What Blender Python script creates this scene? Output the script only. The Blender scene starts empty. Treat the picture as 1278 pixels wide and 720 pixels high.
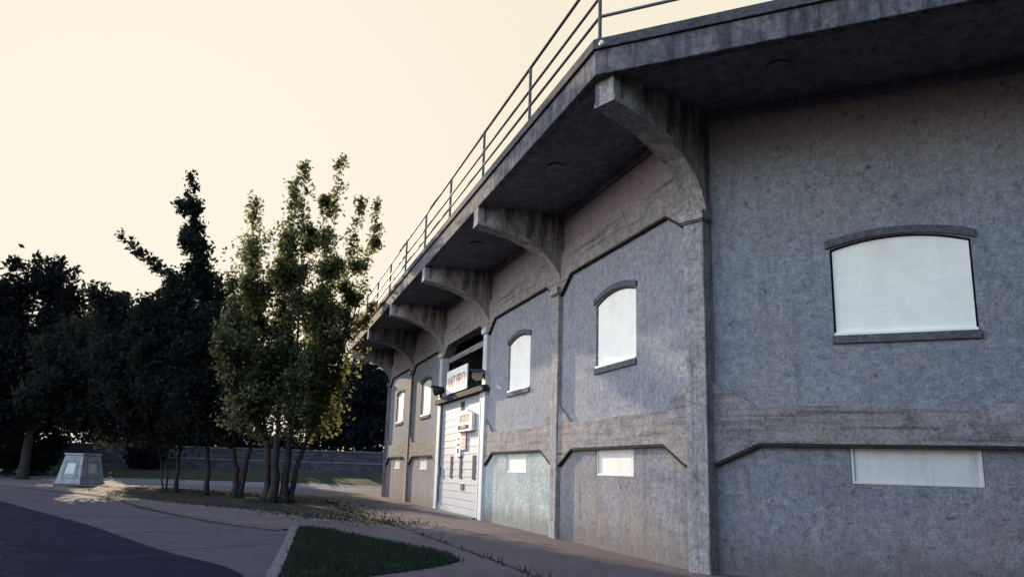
import bpy, bmesh, math, random
import numpy as np
from mathutils import Vector, Matrix, Quaternion
random.seed(7); rng = np.random.default_rng(7)
R = math.radians
sc = bpy.context.scene
COL = sc.collection

# ------------------------------------------------------------------ helpers
def tag(o, label=None, cat=None, group=None, kind=None):
    if label: o['label'] = label
    if cat: o['category'] = cat
    if group: o['group'] = group
    if kind: o['kind'] = kind
    return o

def empty(name, loc=(0, 0, 0), rz=0.0, parent=None):
    o = bpy.data.objects.new(name, None); COL.objects.link(o)
    o.location = loc; o.rotation_euler = (0, 0, rz); o.empty_display_size = .3
    if parent: o.parent = parent
    return o

def copy_tree(o, parent=None):
    c = o.copy(); COL.objects.link(c)
    if parent is not None: c.parent = parent
    for ch in list(o.children): copy_tree(ch, c)
    return c

class MB:
    """collects solids; build() links them as ONE mesh object"""
    def __init__(s): s.v = []; s.f = []
    def add(s, vs, fs):
        k = len(s.v); s.v += [tuple(p) for p in vs]; s.f += [tuple(i + k for i in f) for f in fs]
    def box(s, x0, x1, y0, y1, z0, z1):
        s.add([(x0,y0,z0),(x1,y0,z0),(x1,y1,z0),(x0,y1,z0),(x0,y0,z1),(x1,y0,z1),(x1,y1,z1),(x0,y1,z1)],
              [(0,3,2,1),(4,5,6,7),(0,1,5,4),(1,2,6,5),(2,3,7,6),(3,0,4,7)])
    def prism(s, poly, a0, a1, axis='y'):
        """poly of 2-D points extruded along an axis: 'y' -> points are (x,z), 'x' -> (y,z), 'z' -> (x,y)"""
        n = len(poly)
        def P(p, a):
            return (p[0], a, p[1]) if axis == 'y' else ((a, p[0], p[1]) if axis == 'x' else (p[0], p[1], a))
        vs = [P(p, a0) for p in poly] + [P(p, a1) for p in poly]
        fs = [tuple(range(n)), tuple(range(2*n-1, n-1, -1))]
        for i in range(n):
            j = (i+1) % n; fs.append((j, i, i+n, j+n))
        s.add(vs, fs)
    def sweep(s, prof, stations, closed=True):
        """prof: list of (out,z); stations: functions (out,z)->xyz"""
        n = len(prof); vs = []
        for st in stations: vs += [st(o, z) for o, z in prof]
        fs = []
        for k in range(len(stations)-1):
            for i in range(n if closed else n-1):
                j = (i+1) % n
                fs.append((k*n+i, k*n+j, (k+1)*n+j, (k+1)*n+i))
        if closed:
            fs.append(tuple(range(n-1, -1, -1))); fs.append(tuple((len(stations)-1)*n+i for i in range(n)))
        s.add(vs, fs)
    def tube(s, pts, rads, n=8, cap=True):
        pts = [Vector(p) for p in pts]; m = len(pts)
        if isinstance(rads, (int, float)): rads = [rads]*m
        vs = []; fs = []
        prev = None
        for i, p in enumerate(pts):
            d = (pts[min(i+1, m-1)] - pts[max(i-1, 0)]).normalized()
            ref = prev if prev is not None else (Vector((0, 0, 1)) if abs(d.z) < .9 else Vector((1, 0, 0)))
            a = d.cross(ref)
            if a.length < 1e-4: a = d.orthogonal()
            a.normalize(); b = a.cross(d).normalized(); prev = b
            for k in range(n):
                t = 2*math.pi*k/n
                vs.append(p + (a*math.cos(t) + b*math.sin(t))*rads[i])
        for i in range(m-1):
            for k in range(n):
                j = (k+1) % n; fs.append((i*n+k, i*n+j, (i+1)*n+j, (i+1)*n+k))
        if cap:
            fs.append(tuple(range(n-1, -1, -1))); fs.append(tuple((m-1)*n+k for k in range(n)))
        s.add(vs, fs)
    def build(s, name, mat, parent=None, bevel=0, smooth=False, loc=None, rz=None):
        me = bpy.data.meshes.new(name); me.from_pydata(s.v, [], s.f); me.update()
        bm = bmesh.new(); bm.from_mesh(me); bmesh.ops.recalc_face_normals(bm, faces=bm.faces); bm.to_mesh(me); bm.free()
        if mat: me.materials.append(mat)
        if smooth: me.polygons.foreach_set('use_smooth', [True]*len(me.polygons))
        o = bpy.data.objects.new(name, me); COL.objects.link(o)
        if parent: o.parent = parent
        if loc is not None: o.location = loc
        if rz is not None: o.rotation_euler = (0, 0, rz)
        if bevel:
            b = o.modifiers.new('edge', 'BEVEL'); b.width = bevel; b.segments = 2; b.limit_method = 'ANGLE'; b.angle_limit = R(40)
        return o

# ------------------------------------------------------------------ materials
class NT:
    def __init__(s, name):
        s.m = bpy.data.materials.new(name); s.m.use_nodes = True
        s.t = s.m.node_tree; s.t.nodes.clear()
        s.out = s.t.nodes.new('ShaderNodeOutputMaterial')
        s.co = s.t.nodes.new('ShaderNodeTexCoord')
    def n(s, typ, **kw):
        x = s.t.nodes.new(typ)
        for k, v in kw.items(): setattr(x, k, v)
        return x
    def l(s, a, b): s.t.links.new(a, b)
    def mapping(s, scale=(1, 1, 1), coord='Object', loc=(0, 0, 0)):
        mp = s.n('ShaderNodeMapping'); mp.inputs['Scale'].default_value = scale; mp.inputs['Location'].default_value = loc
        s.l(s.co.outputs[coord], mp.inputs['Vector']); return mp.outputs['Vector']
    def noise(s, vec, scale, detail=6, rough=.6, dist=0):
        x = s.n('ShaderNodeTexNoise'); x.inputs['Scale'].default_value = scale; x.inputs['Detail'].default_value = detail
        x.inputs['Roughness'].default_value = rough; x.inputs['Distortion'].default_value = dist
        s.l(vec, x.inputs['Vector']); return x.outputs['Fac']
    def ramp(s, fac, stops):
        x = s.n('ShaderNodeValToRGB'); e = x.color_ramp.elements
        while len(e) < len(stops): e.new(.5)
        for i, (p, c) in enumerate(stops):
            e[i].position = p; e[i].color = (*c, 1) if len(c) == 3 else c
        s.l(fac, x.inputs['Fac']); return x.outputs['Color']
    def mix(s, fac, a, b, blend='MIX'):
        x = s.n('ShaderNodeMix', data_type='RGBA', blend_type=blend)
        if isinstance(fac, (int, float)): x.inputs['Factor'].default_value = fac
        else: s.l(fac, x.inputs['Factor'])
        for k, c in (('A', a), ('B', b)):
            i = [q for q in x.inputs if q.name == k and q.type == 'RGBA'][0]
            if isinstance(c, tuple): i.default_value = (*c, 1)
            else: s.l(c, i)
        return [q for q in x.outputs if q.type == 'RGBA'][0]
    def math(s, op, a, b=0.0):
        x = s.n('ShaderNodeMath', operation=op)
        for i, c in enumerate((a, b)):
            if isinstance(c, (int, float)): x.inputs[i].default_value = c
            else: s.l(c, x.inputs[i])
        return x.outputs[0]
    def bsdf(s, color, rough=.85, bump=None, strength=.3, dist=.02, spec=.3, metal=0):
        p = s.n('ShaderNodeBsdfPrincipled')
        if isinstance(color, tuple): p.inputs['Base Color'].default_value = (*color, 1)
        else: s.l(color, p.inputs['Base Color'])
        if isinstance(rough, (int, float)): p.inputs['Roughness'].default_value = rough
        else: s.l(rough, p.inputs['Roughness'])
        p.inputs['Specular IOR Level'].default_value = spec; p.inputs['Metallic'].default_value = metal
        if bump is not None:
            b = s.n('ShaderNodeBump'); b.inputs['Strength'].default_value = strength; b.inputs['Distance'].default_value = dist
            s.l(bump, b.inputs['Height']); s.l(b.outputs['Normal'], p.inputs['Normal'])
        s.l(p.outputs['BSDF'], s.out.inputs['Surface']); return s.m

def c3(c, k): return tuple(min(1, x*k) for x in c)

def concrete(name, col, warm=(.30, .25, .20), stain=.5, streak=.5, fine=22, bumpk=.5, patch=1.0, dark=.45, lift=(.5, .85), zone=False, sscale=(2.6, 2.6, .22), wall=False):
    """weathered rendered concrete: mottling, pores, vertical rain streaks, warm patches"""
    t = NT(name)
    v = t.mapping()
    big = t.noise(v, .55*patch, 5, .65, .4)
    mid = t.noise(v, 7.5 if wall else 3.2, 8, .76)
    fin = t.noise(v, fine, 5, .7)
    vs = t.mapping(sscale)
    st = t.noise(vs, 1.6, 7, .7, .3)
    base = t.ramp(mid, [(.25, c3(col, dark*.8)), (.5, col), (.76, c3(col, 1.6))])
    if wall:
        lg = t.noise(v, 1.3, 5, .7, 1.2); base = t.mix(.85, base, t.ramp(lg, [(.28, (.72, .72, .74)), (.5, (1, 1, 1)), (.72, (1.16, 1.14, 1.10))]), 'MULTIPLY')
    base = t.mix(t.math('MULTIPLY', t.ramp(big, [(.48, (0, 0, 0)), (.68, (1, 1, 1))]), stain), base, warm)
    if zone:                                                  # warm bounced light below the roof, painted in as a brown band
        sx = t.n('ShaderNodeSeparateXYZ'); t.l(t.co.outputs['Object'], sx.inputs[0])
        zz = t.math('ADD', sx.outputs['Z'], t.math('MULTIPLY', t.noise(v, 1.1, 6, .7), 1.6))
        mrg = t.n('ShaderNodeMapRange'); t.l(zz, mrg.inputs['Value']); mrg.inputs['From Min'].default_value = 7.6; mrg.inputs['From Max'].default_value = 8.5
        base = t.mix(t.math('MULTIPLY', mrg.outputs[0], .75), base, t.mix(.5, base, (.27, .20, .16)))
    stm = t.ramp(st, [(lift[0], (0, 0, 0)), (lift[1], (1, 1, 1))])
    base = t.mix(t.math('MULTIPLY', stm, streak), base, c3(col, .28))
    fm = t.ramp(fin, [(.28, (.38, .38, .41)), (.5, (.95, .95, .95)), (.72, (1.25, 1.25, 1.22))])
    base = t.mix(.9, base, fm, 'MULTIPLY')
    if wall:                                                 # splash dirt at the foot, hairline cracks, long drips
        sz = t.n('ShaderNodeSeparateXYZ'); t.l(t.co.outputs['Object'], sz.inputs[0])
        hz = t.math('ADD', sz.outputs['Z'], t.math('MULTIPLY', t.noise(v, 2.2, 6, .75), -1.1))
        mz = t.n('ShaderNodeMapRange'); t.l(hz, mz.inputs['Value']); mz.inputs['From Min'].default_value = -.35; mz.inputs['From Max'].default_value = .15
        mz.inputs['To Min'].default_value = .65; mz.inputs['To Max'].default_value = 0
        base = t.mix(mz.outputs[0], base, (.10, .088, .08))
        dv = t.mapping((7, 7, .30)); dr = t.ramp(t.noise(dv, 1.5, 5, .7), [(.56, (0, 0, 0)), (.72, (1, 1, 1))])
        dm = t.ramp(t.noise(v, .9, 4, .6), [(.42, (0, 0, 0)), (.62, (1, 1, 1))])
        base = t.mix(t.math('MULTIPLY', t.math('MULTIPLY', dr, dm), .55), base, (.085, .082, .088))
        wv = t.n('ShaderNodeVectorMath', operation='ADD'); nz = t.n('ShaderNodeTexNoise'); nz.inputs['Scale'].default_value = 2.4; nz.inputs['Detail'].default_value = 6
        t.l(v, nz.inputs['Vector']); t.l(v, wv.inputs[0]); t.l(nz.outputs['Color'], wv.inputs[1])
        vo = t.n('ShaderNodeTexVoronoi', feature='DISTANCE_TO_EDGE'); vo.inputs['Scale'].default_value = .55; t.l(wv.outputs[0], vo.inputs['Vector'])
        ck = t.ramp(vo.outputs['Distance'], [(0, (1, 1, 1)), (.006, (0, 0, 0))])
        cm = t.ramp(t.noise(v, .6, 3, .5), [(.50, (0, 0, 0)), (.58, (1, 1, 1))])
        base = t.mix(t.math('MULTIPLY', t.math('MULTIPLY', ck, cm), .7), base, (.05, .05, .055))
    pit = t.ramp(t.noise(v, 7, 3, .6, 1.0), [(.60, (1, 1, 1)), (.70, (.5, .5, .53))])
    base = t.mix(.8, base, pit, 'MULTIPLY')
    h = t.math('ADD', t.math('MULTIPLY', mid, .8), t.math('MULTIPLY', fin, .5))
    return t.bsdf(base, .93, h, bumpk, .03, .15)

def painted(name, col, dirt=.35, rough=.6, scale=2.0, chip=None):
    t = NT(name); v = t.mapping()
    a = t.noise(v, scale, 6, .65); vs = t.mapping((3, 3, .35)); b = t.noise(vs, 2.2, 6, .7)
    c = t.ramp(a, [(.25, c3(col, .86)), (.55, col), (.85, c3(col, 1.04))])
    hs = t.noise(t.mapping((.5, 3, 14)), 2.0, 5, .7); c = t.mix(.28, c, t.ramp(hs, [(.32, (.78, .79, .82)), (.52, (1, 1, 1))]), 'MULTIPLY')
    c = t.mix(t.math('MULTIPLY', t.ramp(b, [(.52, (0, 0, 0)), (.8, (1, 1, 1))]), dirt), c, c3(col, .4))
    if chip:
        e = t.noise(v, 9, 6, .7, .5)
        c = t.mix(t.ramp(e, [(.62, (0, 0, 0)), (.66, (1, 1, 1))]), c, chip)
    return t.bsdf(c, rough, a, .12, .02)

def flat(name, col, rough=.7, metal=0, var=.25, scale=6):
    t = NT(name); v = t.mapping(); a = t.noise(v, scale, 5, .6)
    return t.bsdf(t.ramp(a, [(.3, c3(col, 1-var)), (.7, c3(col, 1+var))]), rough, a, .1, .01, .4, metal)

WALLC = (.228, .240, .270)
M = {}
def concrete_zone(*a, **k):
    return concrete(*a, zone=True, wall=True, **k)
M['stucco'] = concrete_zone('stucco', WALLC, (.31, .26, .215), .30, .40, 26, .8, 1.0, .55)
M['lower'] = concrete('lower_stucco', c3(WALLC, .88), (.26, .215, .20), .35, .45, 26, .8, 1.1, .5, wall=True)
M['brownlower'] = concrete('brown_stained_stucco', (.195, .195, .215), (.235, .195, .165), .65, .75, 24, .8, 1.3, .42, wall=True)
M['limewash'] = concrete('flaking_limewash', (.33, .385, .375), (.30, .25, .19), .5, .6, 18, .5, 1.6, .68, wall=True)
M['trim'] = concrete('board_marked_concrete', (.222, .208, .212), (.28, .225, .17), .5, .8, 20, .6, 1.0, .5, (.5, .66), sscale=(.22, .22, 6.5))
M['column'] = concrete('column_concrete', (.27, .255, .25), (.20, .19, .195), .35, .7, 18, .5, .8, .55, (.5, .68), sscale=(6, 6, .3))
M['bracket'] = concrete('bracket_concrete', (.30, .28, .275), (.20, .185, .19), .5, .92, 14, .5, 1.6, .5, (.47, .56), sscale=(1.3, 1.3, .14))
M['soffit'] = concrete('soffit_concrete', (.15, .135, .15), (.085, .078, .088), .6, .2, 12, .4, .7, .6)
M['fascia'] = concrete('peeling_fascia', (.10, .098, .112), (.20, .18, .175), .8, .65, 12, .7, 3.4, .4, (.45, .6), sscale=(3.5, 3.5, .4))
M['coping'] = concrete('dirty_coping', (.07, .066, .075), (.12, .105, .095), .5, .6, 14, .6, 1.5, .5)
M['board'] = painted('white_boarding', (.86, .83, .75), .14, .5, 1.2)
M['ventboard'] = painted('weathered_white_boarding', (.53, .53, .50), .6, .6, 3.5)
M['sill'] = concrete('dark_sill', (.095, .095, .108), (.13, .12, .115), .3, .3, 20, .4)
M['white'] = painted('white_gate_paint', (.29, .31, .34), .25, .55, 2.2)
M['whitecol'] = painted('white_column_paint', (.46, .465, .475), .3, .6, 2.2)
M['black'] = flat('black_metal', (.014, .014, .018), .95, 0)
M['rail'] = flat('dark_painted_steel', (.045, .047, .055), .5, .2)
M['void'] = flat('dark_interior_and_shadow_gap', (.03, .03, .035), .9)
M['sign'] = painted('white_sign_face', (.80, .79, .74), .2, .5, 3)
M['cream'] = painted('cream_sign_face', (.76, .68, .54), .25, .5, 5)
M['red'] = flat('faded_red_lettering', (.42, .09, .06), .6)
M['brownred'] = flat('faded_brown_lettering', (.36, .17, .10), .6)
M['pink'] = painted('faded_pink_board', (.52, .36, .31), .4, .6, 5)
M['bluemetal'] = flat('dark_blue_metal', (.03, .045, .085), .45, .3)
M['lens'] = flat('pale_lens', (.75, .70, .55), .25)
M['plinth'] = concrete('pale_plinth_stone', (.22, .24, .262), (.17, .18, .19), .3, .3, 16, .3)
M['plaque'] = flat('bronze_plaque', (.16, .19, .22), .35, .5)
M['bark'] = concrete('bark', (.03, .026, .027), (.018, .018, .02), .5, .5, 14, 1.0)

def leafmat(name, col, trans=.45, tcol=None):
    t = NT(name)
    geo = t.n('ShaderNodeNewGeometry')
    rnd = geo.outputs['Random Per Island']
    c = t.ramp(rnd, [(0, c3(col, .5)), (.5, col), (.85, c3(col, 1.4)), (1, (col[0]*2.2, col[1]*1.7, col[2]*1.2))])
    d = t.n('ShaderNodeBsdfDiffuse'); t.l(c, d.inputs['Color'])
    tr = t.n('ShaderNodeBsdfTranslucent')
    tc = t.ramp(rnd, [(0, c3(tcol or col, .6)), (.5, tcol or col), (1, c3(tcol or col, 1.4))]); t.l(tc, tr.inputs['Color'])
    mx = t.n('ShaderNodeMixShader'); mx.inputs[0].default_value = trans
    t.l(d.outputs[0], mx.inputs[1]); t.l(tr.outputs[0], mx.inputs[2]); t.l(mx.outputs[0], t.out.inputs['Surface'])
    return t.m
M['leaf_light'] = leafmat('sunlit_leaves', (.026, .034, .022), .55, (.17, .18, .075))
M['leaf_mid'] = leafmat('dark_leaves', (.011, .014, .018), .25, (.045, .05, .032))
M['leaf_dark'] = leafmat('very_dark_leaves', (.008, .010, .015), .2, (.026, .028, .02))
M['grassblade'] = leafmat('grass_blades', (.017, .029, .024), .3, (.025, .045, .024))
M['dryleaf'] = leafmat('dry_leaves', (.13, .105, .078), .1, (.12, .09, .06))

def ground_mat(name, a, b, scale=1.0, fine=30, rough=.95, bump=.5, patches=None):
    t = NT(name); v = t.mapping()
    n1 = t.noise(v, .35*scale, 6, .65, .5); n2 = t.noise(v, 4*scale, 7, .7); n3 = t.noise(v, fine, 5, .75)
    c = t.mix(t.ramp(n1, [(.35, (0, 0, 0)), (.65, (1, 1, 1))]), a, b)
    c = t.mix(.75, c, t.ramp(n2, [(.25, (.5, .5, .5)), (.55, (1, 1, 1))]), 'MULTIPLY')
    c = t.mix(.7, c, t.ramp(n3, [(.3, (.45, .45, .45)), (.6, (1, 1, 1))]), 'MULTIPLY')
    if patches:
        n4 = t.noise(v, .9, 4, .6, .8)
        c = t.mix(t.ramp(n4, [(.55, (0, 0, 0)), (.66, (.7, .7, .7))]), c, patches)
    h = t.math('ADD', n2, t.math('MULTIPLY', n3, .6))
    return t.bsdf(c, rough, h, bump, .02, .04)
M['dirt'] = ground_mat('bare_earth', (.036, .029, .028), (.026, .023, .024), 1, 18)
M['paving'] = ground_mat('worn_concrete_paving', (.094, .081, .096), (.078, .068, .082), 1, 40, patches=(.054, .049, .068))
M['path'] = ground_mat('walkway_concrete', (.130, .105, .108), (.105, .088, .092), 1, 40, patches=(.08, .07, .072))
M['asphalt'] = ground_mat('asphalt', (.015, .0165, .038), (.010, .011, .028), 1.6, 75, bump=.9, patches=(.021, .021, .036))
M['lawn'] = ground_mat('lawn', (.022, .038, .024), (.02, .027, .02), 2, 25, patches=(.032, .03, .024))
M['footway'] = ground_mat('far_footway', (.15, .15, .16), (.12, .12, .135), 1, 30)
M['kerb'] = concrete('kerb_concrete', (.125, .113, .12), (.095, .088, .088), .4, .2, 24, .4)
M['joint'] = ground_mat('joint_dirt_and_shadow_line', (.03, .027, .026), (.05, .045, .035), 3, 30)
M['stonewall'] = None
def stone_wall_mat(name, col):
    t = NT(name); v = t.mapping()
    vo = t.n('ShaderNodeTexBrick'); vo.inputs['Scale'].default_value = 1.0
    vo.inputs['Color1'].default_value = (*c3(col, .8), 1); vo.inputs['Color2'].default_value = (*c3(col, 1.35), 1)
    vo.inputs['Mortar'].default_value = (*c3(col, .55), 1); vo.inputs['Mortar Size'].default_value = .02
    vo.inputs['Brick Width'].default_value = .7; vo.inputs['Row Height'].default_value = .3
    mp = t.n('ShaderNodeMapping'); mp.inputs['Rotation'].default_value = (R(90), 0, 0)
    t.l(t.co.outputs['Object'], mp.inputs['Vector']); t.l(mp.outputs[0], vo.inputs['Vector'])
    n = t.noise(v, 2.5, 6, .7)
    c = t.mix(.8, vo.outputs['Color'], t.ramp(n, [(.3, (.4, .42, .45)), (.7, (1.2, 1.2, 1.2))]), 'MULTIPLY')
    return t.bsdf(c, .95, n, .5, .04, .1)
M['stonewall'] = stone_wall_mat('grey_stone_courses', (.05, .054, .068))
M['stonecap'] = concrete('wall_coping_stone', (.10, .108, .13), (.08, .08, .09), .3, .2, 20, .4)

# ------------------------------------------------------------------ camera
cd = bpy.data.cameras.new('camera'); cam = bpy.data.objects.new('camera', cd); COL.objects.link(cam)
cd.sensor_width = 36; cd.lens = 1014.527/1278*36; cd.clip_end = 3000; cd.clip_start = .1
rot = Matrix(((0.9995329036158412, -0.0305609978450557, 0.0), (-0.006707337124750003, -0.2193712452002393, -0.9756184030695564),
              (0.029815871913805393, 0.9751626952411638, -0.21947376060023338)))
cam.matrix_world = Matrix.Translation((0, 0, 1.6)) @ rot.to_4x4()
sc.camera = cam

# ------------------------------------------------------------------ stadium frame: x along the long wall, y outwards, z up
TH = R(107.1791); TURN = R(46.08); HT = TURN/2
BASE = (3.3737, 14.7461, 0)
BAY = 7.0; NB = 5; LEN = BAY*NB
def F1(s, o, z): return (s, o, z)
def rotf(ang, org, x, y, z):
    c, s_ = math.cos(ang), math.sin(ang); return (org[0] + c*x - s_*y, org[1] + s_*x + c*y, z)
def F0(t, o, z): return rotf(TURN, (0, 0), -t, o, z)           # the facet nearest the camera
def F2(t, o, z): return rotf(-TURN, (LEN, 0), t, o, z)         # the facet round the far corner
def ST_A(o, z): k = o/math.cos(HT); return rotf(HT, (0, 0), 0, k, z)
def ST_E(o, z): k = o/math.cos(HT); return rotf(-HT, (LEN, 0), 0, k, z)
def stations(t0=-0.0, n1=10):
    L = [lambda o, z: F0(21, o, z), lambda o, z: F0(14, o, z), lambda o, z: F0(7, o, z), ST_A]
    for i in range(1, n1): L.append(lambda o, z, s=LEN*i/n1: F1(s, o, z))
    L += [ST_E, lambda o, z: F2(7, o, z), lambda o, z: F2(14, o, z)]
    return L
ZS = 8.46                                                     # soffit height

root = empty('stadium_grandstand', BASE, TH)
tag(root, 'weathered grey concrete stadium building with bracketed overhanging roof and boarded windows', 'stadium')

W0, W1 = 2.40, 4.56                                           # window jambs within a bay
V0, V1 = 2.54, 4.44                                           # vent jambs
def arch(x0, x1, zs, zc, n=12):
    w = (x1-x0)/2; h = zc-zs; r = (w*w+h*h)/(2*h); cx = (x0+x1)/2; cz = zc-r
    a = math.asin(w/r)
    return [(cx + r*math.sin(t), cz + r*math.cos(t)) for t in [a - 2*a*i/n for i in range(n+1)]]   # right to left
SPR, CRW, SILL = 5.53, 5.71, 4.02
def wall_upper(window=True):
    m = MB(); y0, y1 = -.35, 0
    if not window: m.box(0, BAY, y0, y1, 2.2, ZS+.0); return m
    m.box(0, W0, y0, y1, 2.2, ZS); m.box(W1, BAY, y0, y1, 2.2, ZS)
    m.box(W0, W1, y0, y1, 2.2, SILL)
    a = arch(W0, W1, SPR, CRW)
    m.prism(a + [(W0, ZS), (W1, ZS)], y0, y1)
    return m
def wall_lower(vent=True):
    m = MB(); y0, y1 = -.35, 0
    if not vent: m.box(0, BAY, y0, y1, -.3, 2.197); return m
    m.box(0, V0, y0, y1, -.3, 2.197); m.box(V1, BAY, y0, y1, -.3, 2.197); m.box(V0, V1, y0, y1, -.3, 1.57)
    return m
def belt():
    m = MB()
    poly = [(.02, 1.74), (.37, 1.86), (1.1, 2.2), (BAY-1.1, 2.2), (BAY-.37, 1.86), (BAY-.02, 1.74),
            (BAY-.02, 3.40), (BAY-.37, 3.25), (BAY-1.08, 2.84), (1.08, 2.84), (.37, 3.25), (.02, 3.40)]
    m.prism(poly, .002, .085); return m
def shadow_line(pts, name, loc, rz=0, flip=False):  # dark strip painting the shadow gap along the belt and frieze undersides
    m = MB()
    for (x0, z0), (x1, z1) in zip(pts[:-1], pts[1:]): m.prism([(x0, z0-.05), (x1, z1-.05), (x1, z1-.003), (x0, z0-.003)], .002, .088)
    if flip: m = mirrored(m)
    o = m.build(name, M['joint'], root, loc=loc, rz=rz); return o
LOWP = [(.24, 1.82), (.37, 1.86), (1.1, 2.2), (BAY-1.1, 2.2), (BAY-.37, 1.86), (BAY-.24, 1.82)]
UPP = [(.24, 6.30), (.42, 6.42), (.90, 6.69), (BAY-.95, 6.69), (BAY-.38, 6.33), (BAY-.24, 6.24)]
def frieze():
    m = MB()
    poly = [(.02, 6.16), (.42, 6.42), (.90, 6.69), (BAY-.95, 6.69), (BAY-.38, 6.33), (BAY-.02, 6.10), (BAY-.02, 7.40), (.02, 7.40)]
    m.prism(poly, .002, .085); return m
def boarded_window(parent, x, frame_rz=0):
    """a blind window: white board, arched hood and sill, origin at the middle of the opening"""
    cx = (W0+W1)/2; o = MB()
    a = arch(W0-cx+.035, W1-cx-.035, SPR-.025, CRW-.035)
    o.prism(a + [(W0-cx+.035, SILL), (W1-cx-.035, SILL)], -.14, -.055)
    b = o.build('boarded_window', M['board'], parent)
    bk = MB(); bk.prism(arch(W0-cx, W1-cx, SPR, CRW) + [(W0-cx, SILL), (W1-cx, SILL)], -.22, -.145); bk.build('shadow_gap_backing', M['void'], b)  # dark sheet behind the board paints the shadow gap round it
    h = MB()
    inn = arch(W0-cx-.07, W1-cx+.07, SPR+.015, CRW+.012); outr = arch(W0-cx-.07, W1-cx+.07, SPR+.15, CRW+.135)
    for i in range(len(inn)-1):
        h.prism([inn[i], inn[i+1], outr[i+1], outr[i]], .002, .04)
    h.build('window_hood', M['sill'], b)
    s = MB(); s.box(W0-cx-.03, W1-cx+.03, -.1, .045, SILL-.14, SILL-.002)
    s.build('window_sill', M['sill'], b, .012)
    lip = MB(); lip.box(W0-cx+.01, W1-cx-.01, -.054, .02, SILL, SILL+.045); lip.build('window_ledge', M['board'], b, .006)
    return b
def boarded_vent(parent):
    m = MB(); cx = (V0+V1)/2; m.box(V0-cx+.004, V1-cx-.004, -.2, -.03, 1.575, 2.194)
    m.box(V0-cx+.01, V1-cx-.01, -.029, -.004, 1.575, 1.615)
    m.box(V0-cx+.01, V0-cx+.05, -.029, -.004, 1.617, 2.19); m.box(V1-cx-.05, V1-cx-.01, -.029, -.004, 1.617, 2.19)
    return m.build('boarded_vent', M['ventboard'], parent, .004)

def put(o, frame, s):
    """move a part built round its own origin into bay position s of a facet"""
    if frame == 1: o.location = (s, 0, 0); o.rotation_euler = (0, 0, 0)
    elif frame == 0: o.location = F0(s, 0, 0); o.rotation_euler = (0, 0, TURN)
    else: o.location = F2(s, 0, 0); o.rotation_euler = (0, 0, -TURN)
    return o
def mirrored(mb):
    q = MB(); q.v = [(-x, y, z) for x, y, z in mb.v]; q.f = [tuple(reversed(f)) for f in mb.f]; return q

# bays of the long wall
wproto = boarded_window(root, 0); vproto = boarded_vent(root)
first = [True, True]
def add_window(frame, s):
    o = wproto if first[0] else copy_tree(wproto, root); first[0] = False; put(o, frame, s)
    return o
def add_vent(frame, s):
    o = vproto if first[1] else copy_tree(vproto, root); first[1] = False; put(o, frame, s)
    return o
GATE = 2
for i in range(NB):
    s = i*BAY
    if i == GATE:
        m = MB(); m.prism([(0, 6.2), (.42, 6.42), (.9, 6.69), (BAY-.95, 6.69), (BAY-.38, 6.33), (BAY, 6.1), (BAY, ZS), (0, ZS)], -.35, 0)
        m.build('upper_panel', M['stucco'], root, loc=(s, 0, 0))
        m = MB(); m.box(.01, BAY-.01, -4.2, -4.0, -.2, ZS-.004); m.box(.0, .2, -4.0, -.352, -.2, ZS-.004); m.box(BAY-.2, BAY, -4.0, -.352, -.2, ZS-.004)
        m.build('entrance_recess', M['void'], root, loc=(s, 0, 0))
        m = MB(); m.box(.3, BAY-.3, -.32, -.12, 6.0, 6.22); m.build('lintel_beam', M['trim'], root, .01, loc=(s, 0, 0))
        frieze().build('frieze_band', M['trim'], root, .01, loc=(s, 0, 0))
        continue
    mu = concrete  # noqa
    wall_upper().build('upper_panel', M['stucco'], root, loc=(s, 0, 0))
    lo = wall_lower().build('lower_panel', [M['brownlower'], M['limewash'], None, M['lower'], M['brownlower']][i], root, loc=(s, 0, 0))
    if i == 1: lo['label'] = 'pale greenish flaking limewashed panel'
    belt().build('belt_course', M['trim'], root, .012, loc=(s, 0, 0))
    frieze().build('frieze_band', M['trim'], root, .012, loc=(s, 0, 0))
    shadow_line(LOWP, 'belt_shadow_line', (s, 0, 0)); shadow_line(UPP, 'frieze_shadow_line', (s, 0, 0))
    add_window(1, s + 3.48); v = add_vent(1, s + 3.49)
for k in range(2):                                            # near facet: no frieze
    wall_upper(k == 0 or True)
    m = mirrored(wall_upper()); m.build('upper_panel', M['stucco'], root, loc=F0(k*BAY, 0, 0), rz=TURN)
    mirrored(wall_lower()).build('lower_panel', M['lower'], root, loc=F0(k*BAY, 0, 0), rz=TURN)
    mirrored(belt()).build('belt_course', M['trim'], root, .012, loc=F0(k*BAY, 0, 0), rz=TURN)
    shadow_line(LOWP, 'belt_shadow_line', F0(k*BAY, 0, 0), TURN, True)
    add_window(0, k*BAY + 3.48); add_vent(0, k*BAY + 3.49)
for k in range(2):                                            # facet round the far corner
    wall_upper().build('upper_panel', M['stucco'], root, loc=F2(k*BAY, 0, 0), rz=-TURN)
    wall_lower().build('lower_panel', M['lower'], root, loc=F2(k*BAY, 0, 0), rz=-TURN)
    belt().build('belt_course', M['trim'], root, .012, loc=F2(k*BAY, 0, 0), rz=-TURN)
    add_window(2, k*BAY + 3.48); add_vent(2, k*BAY + 3.49)

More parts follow.
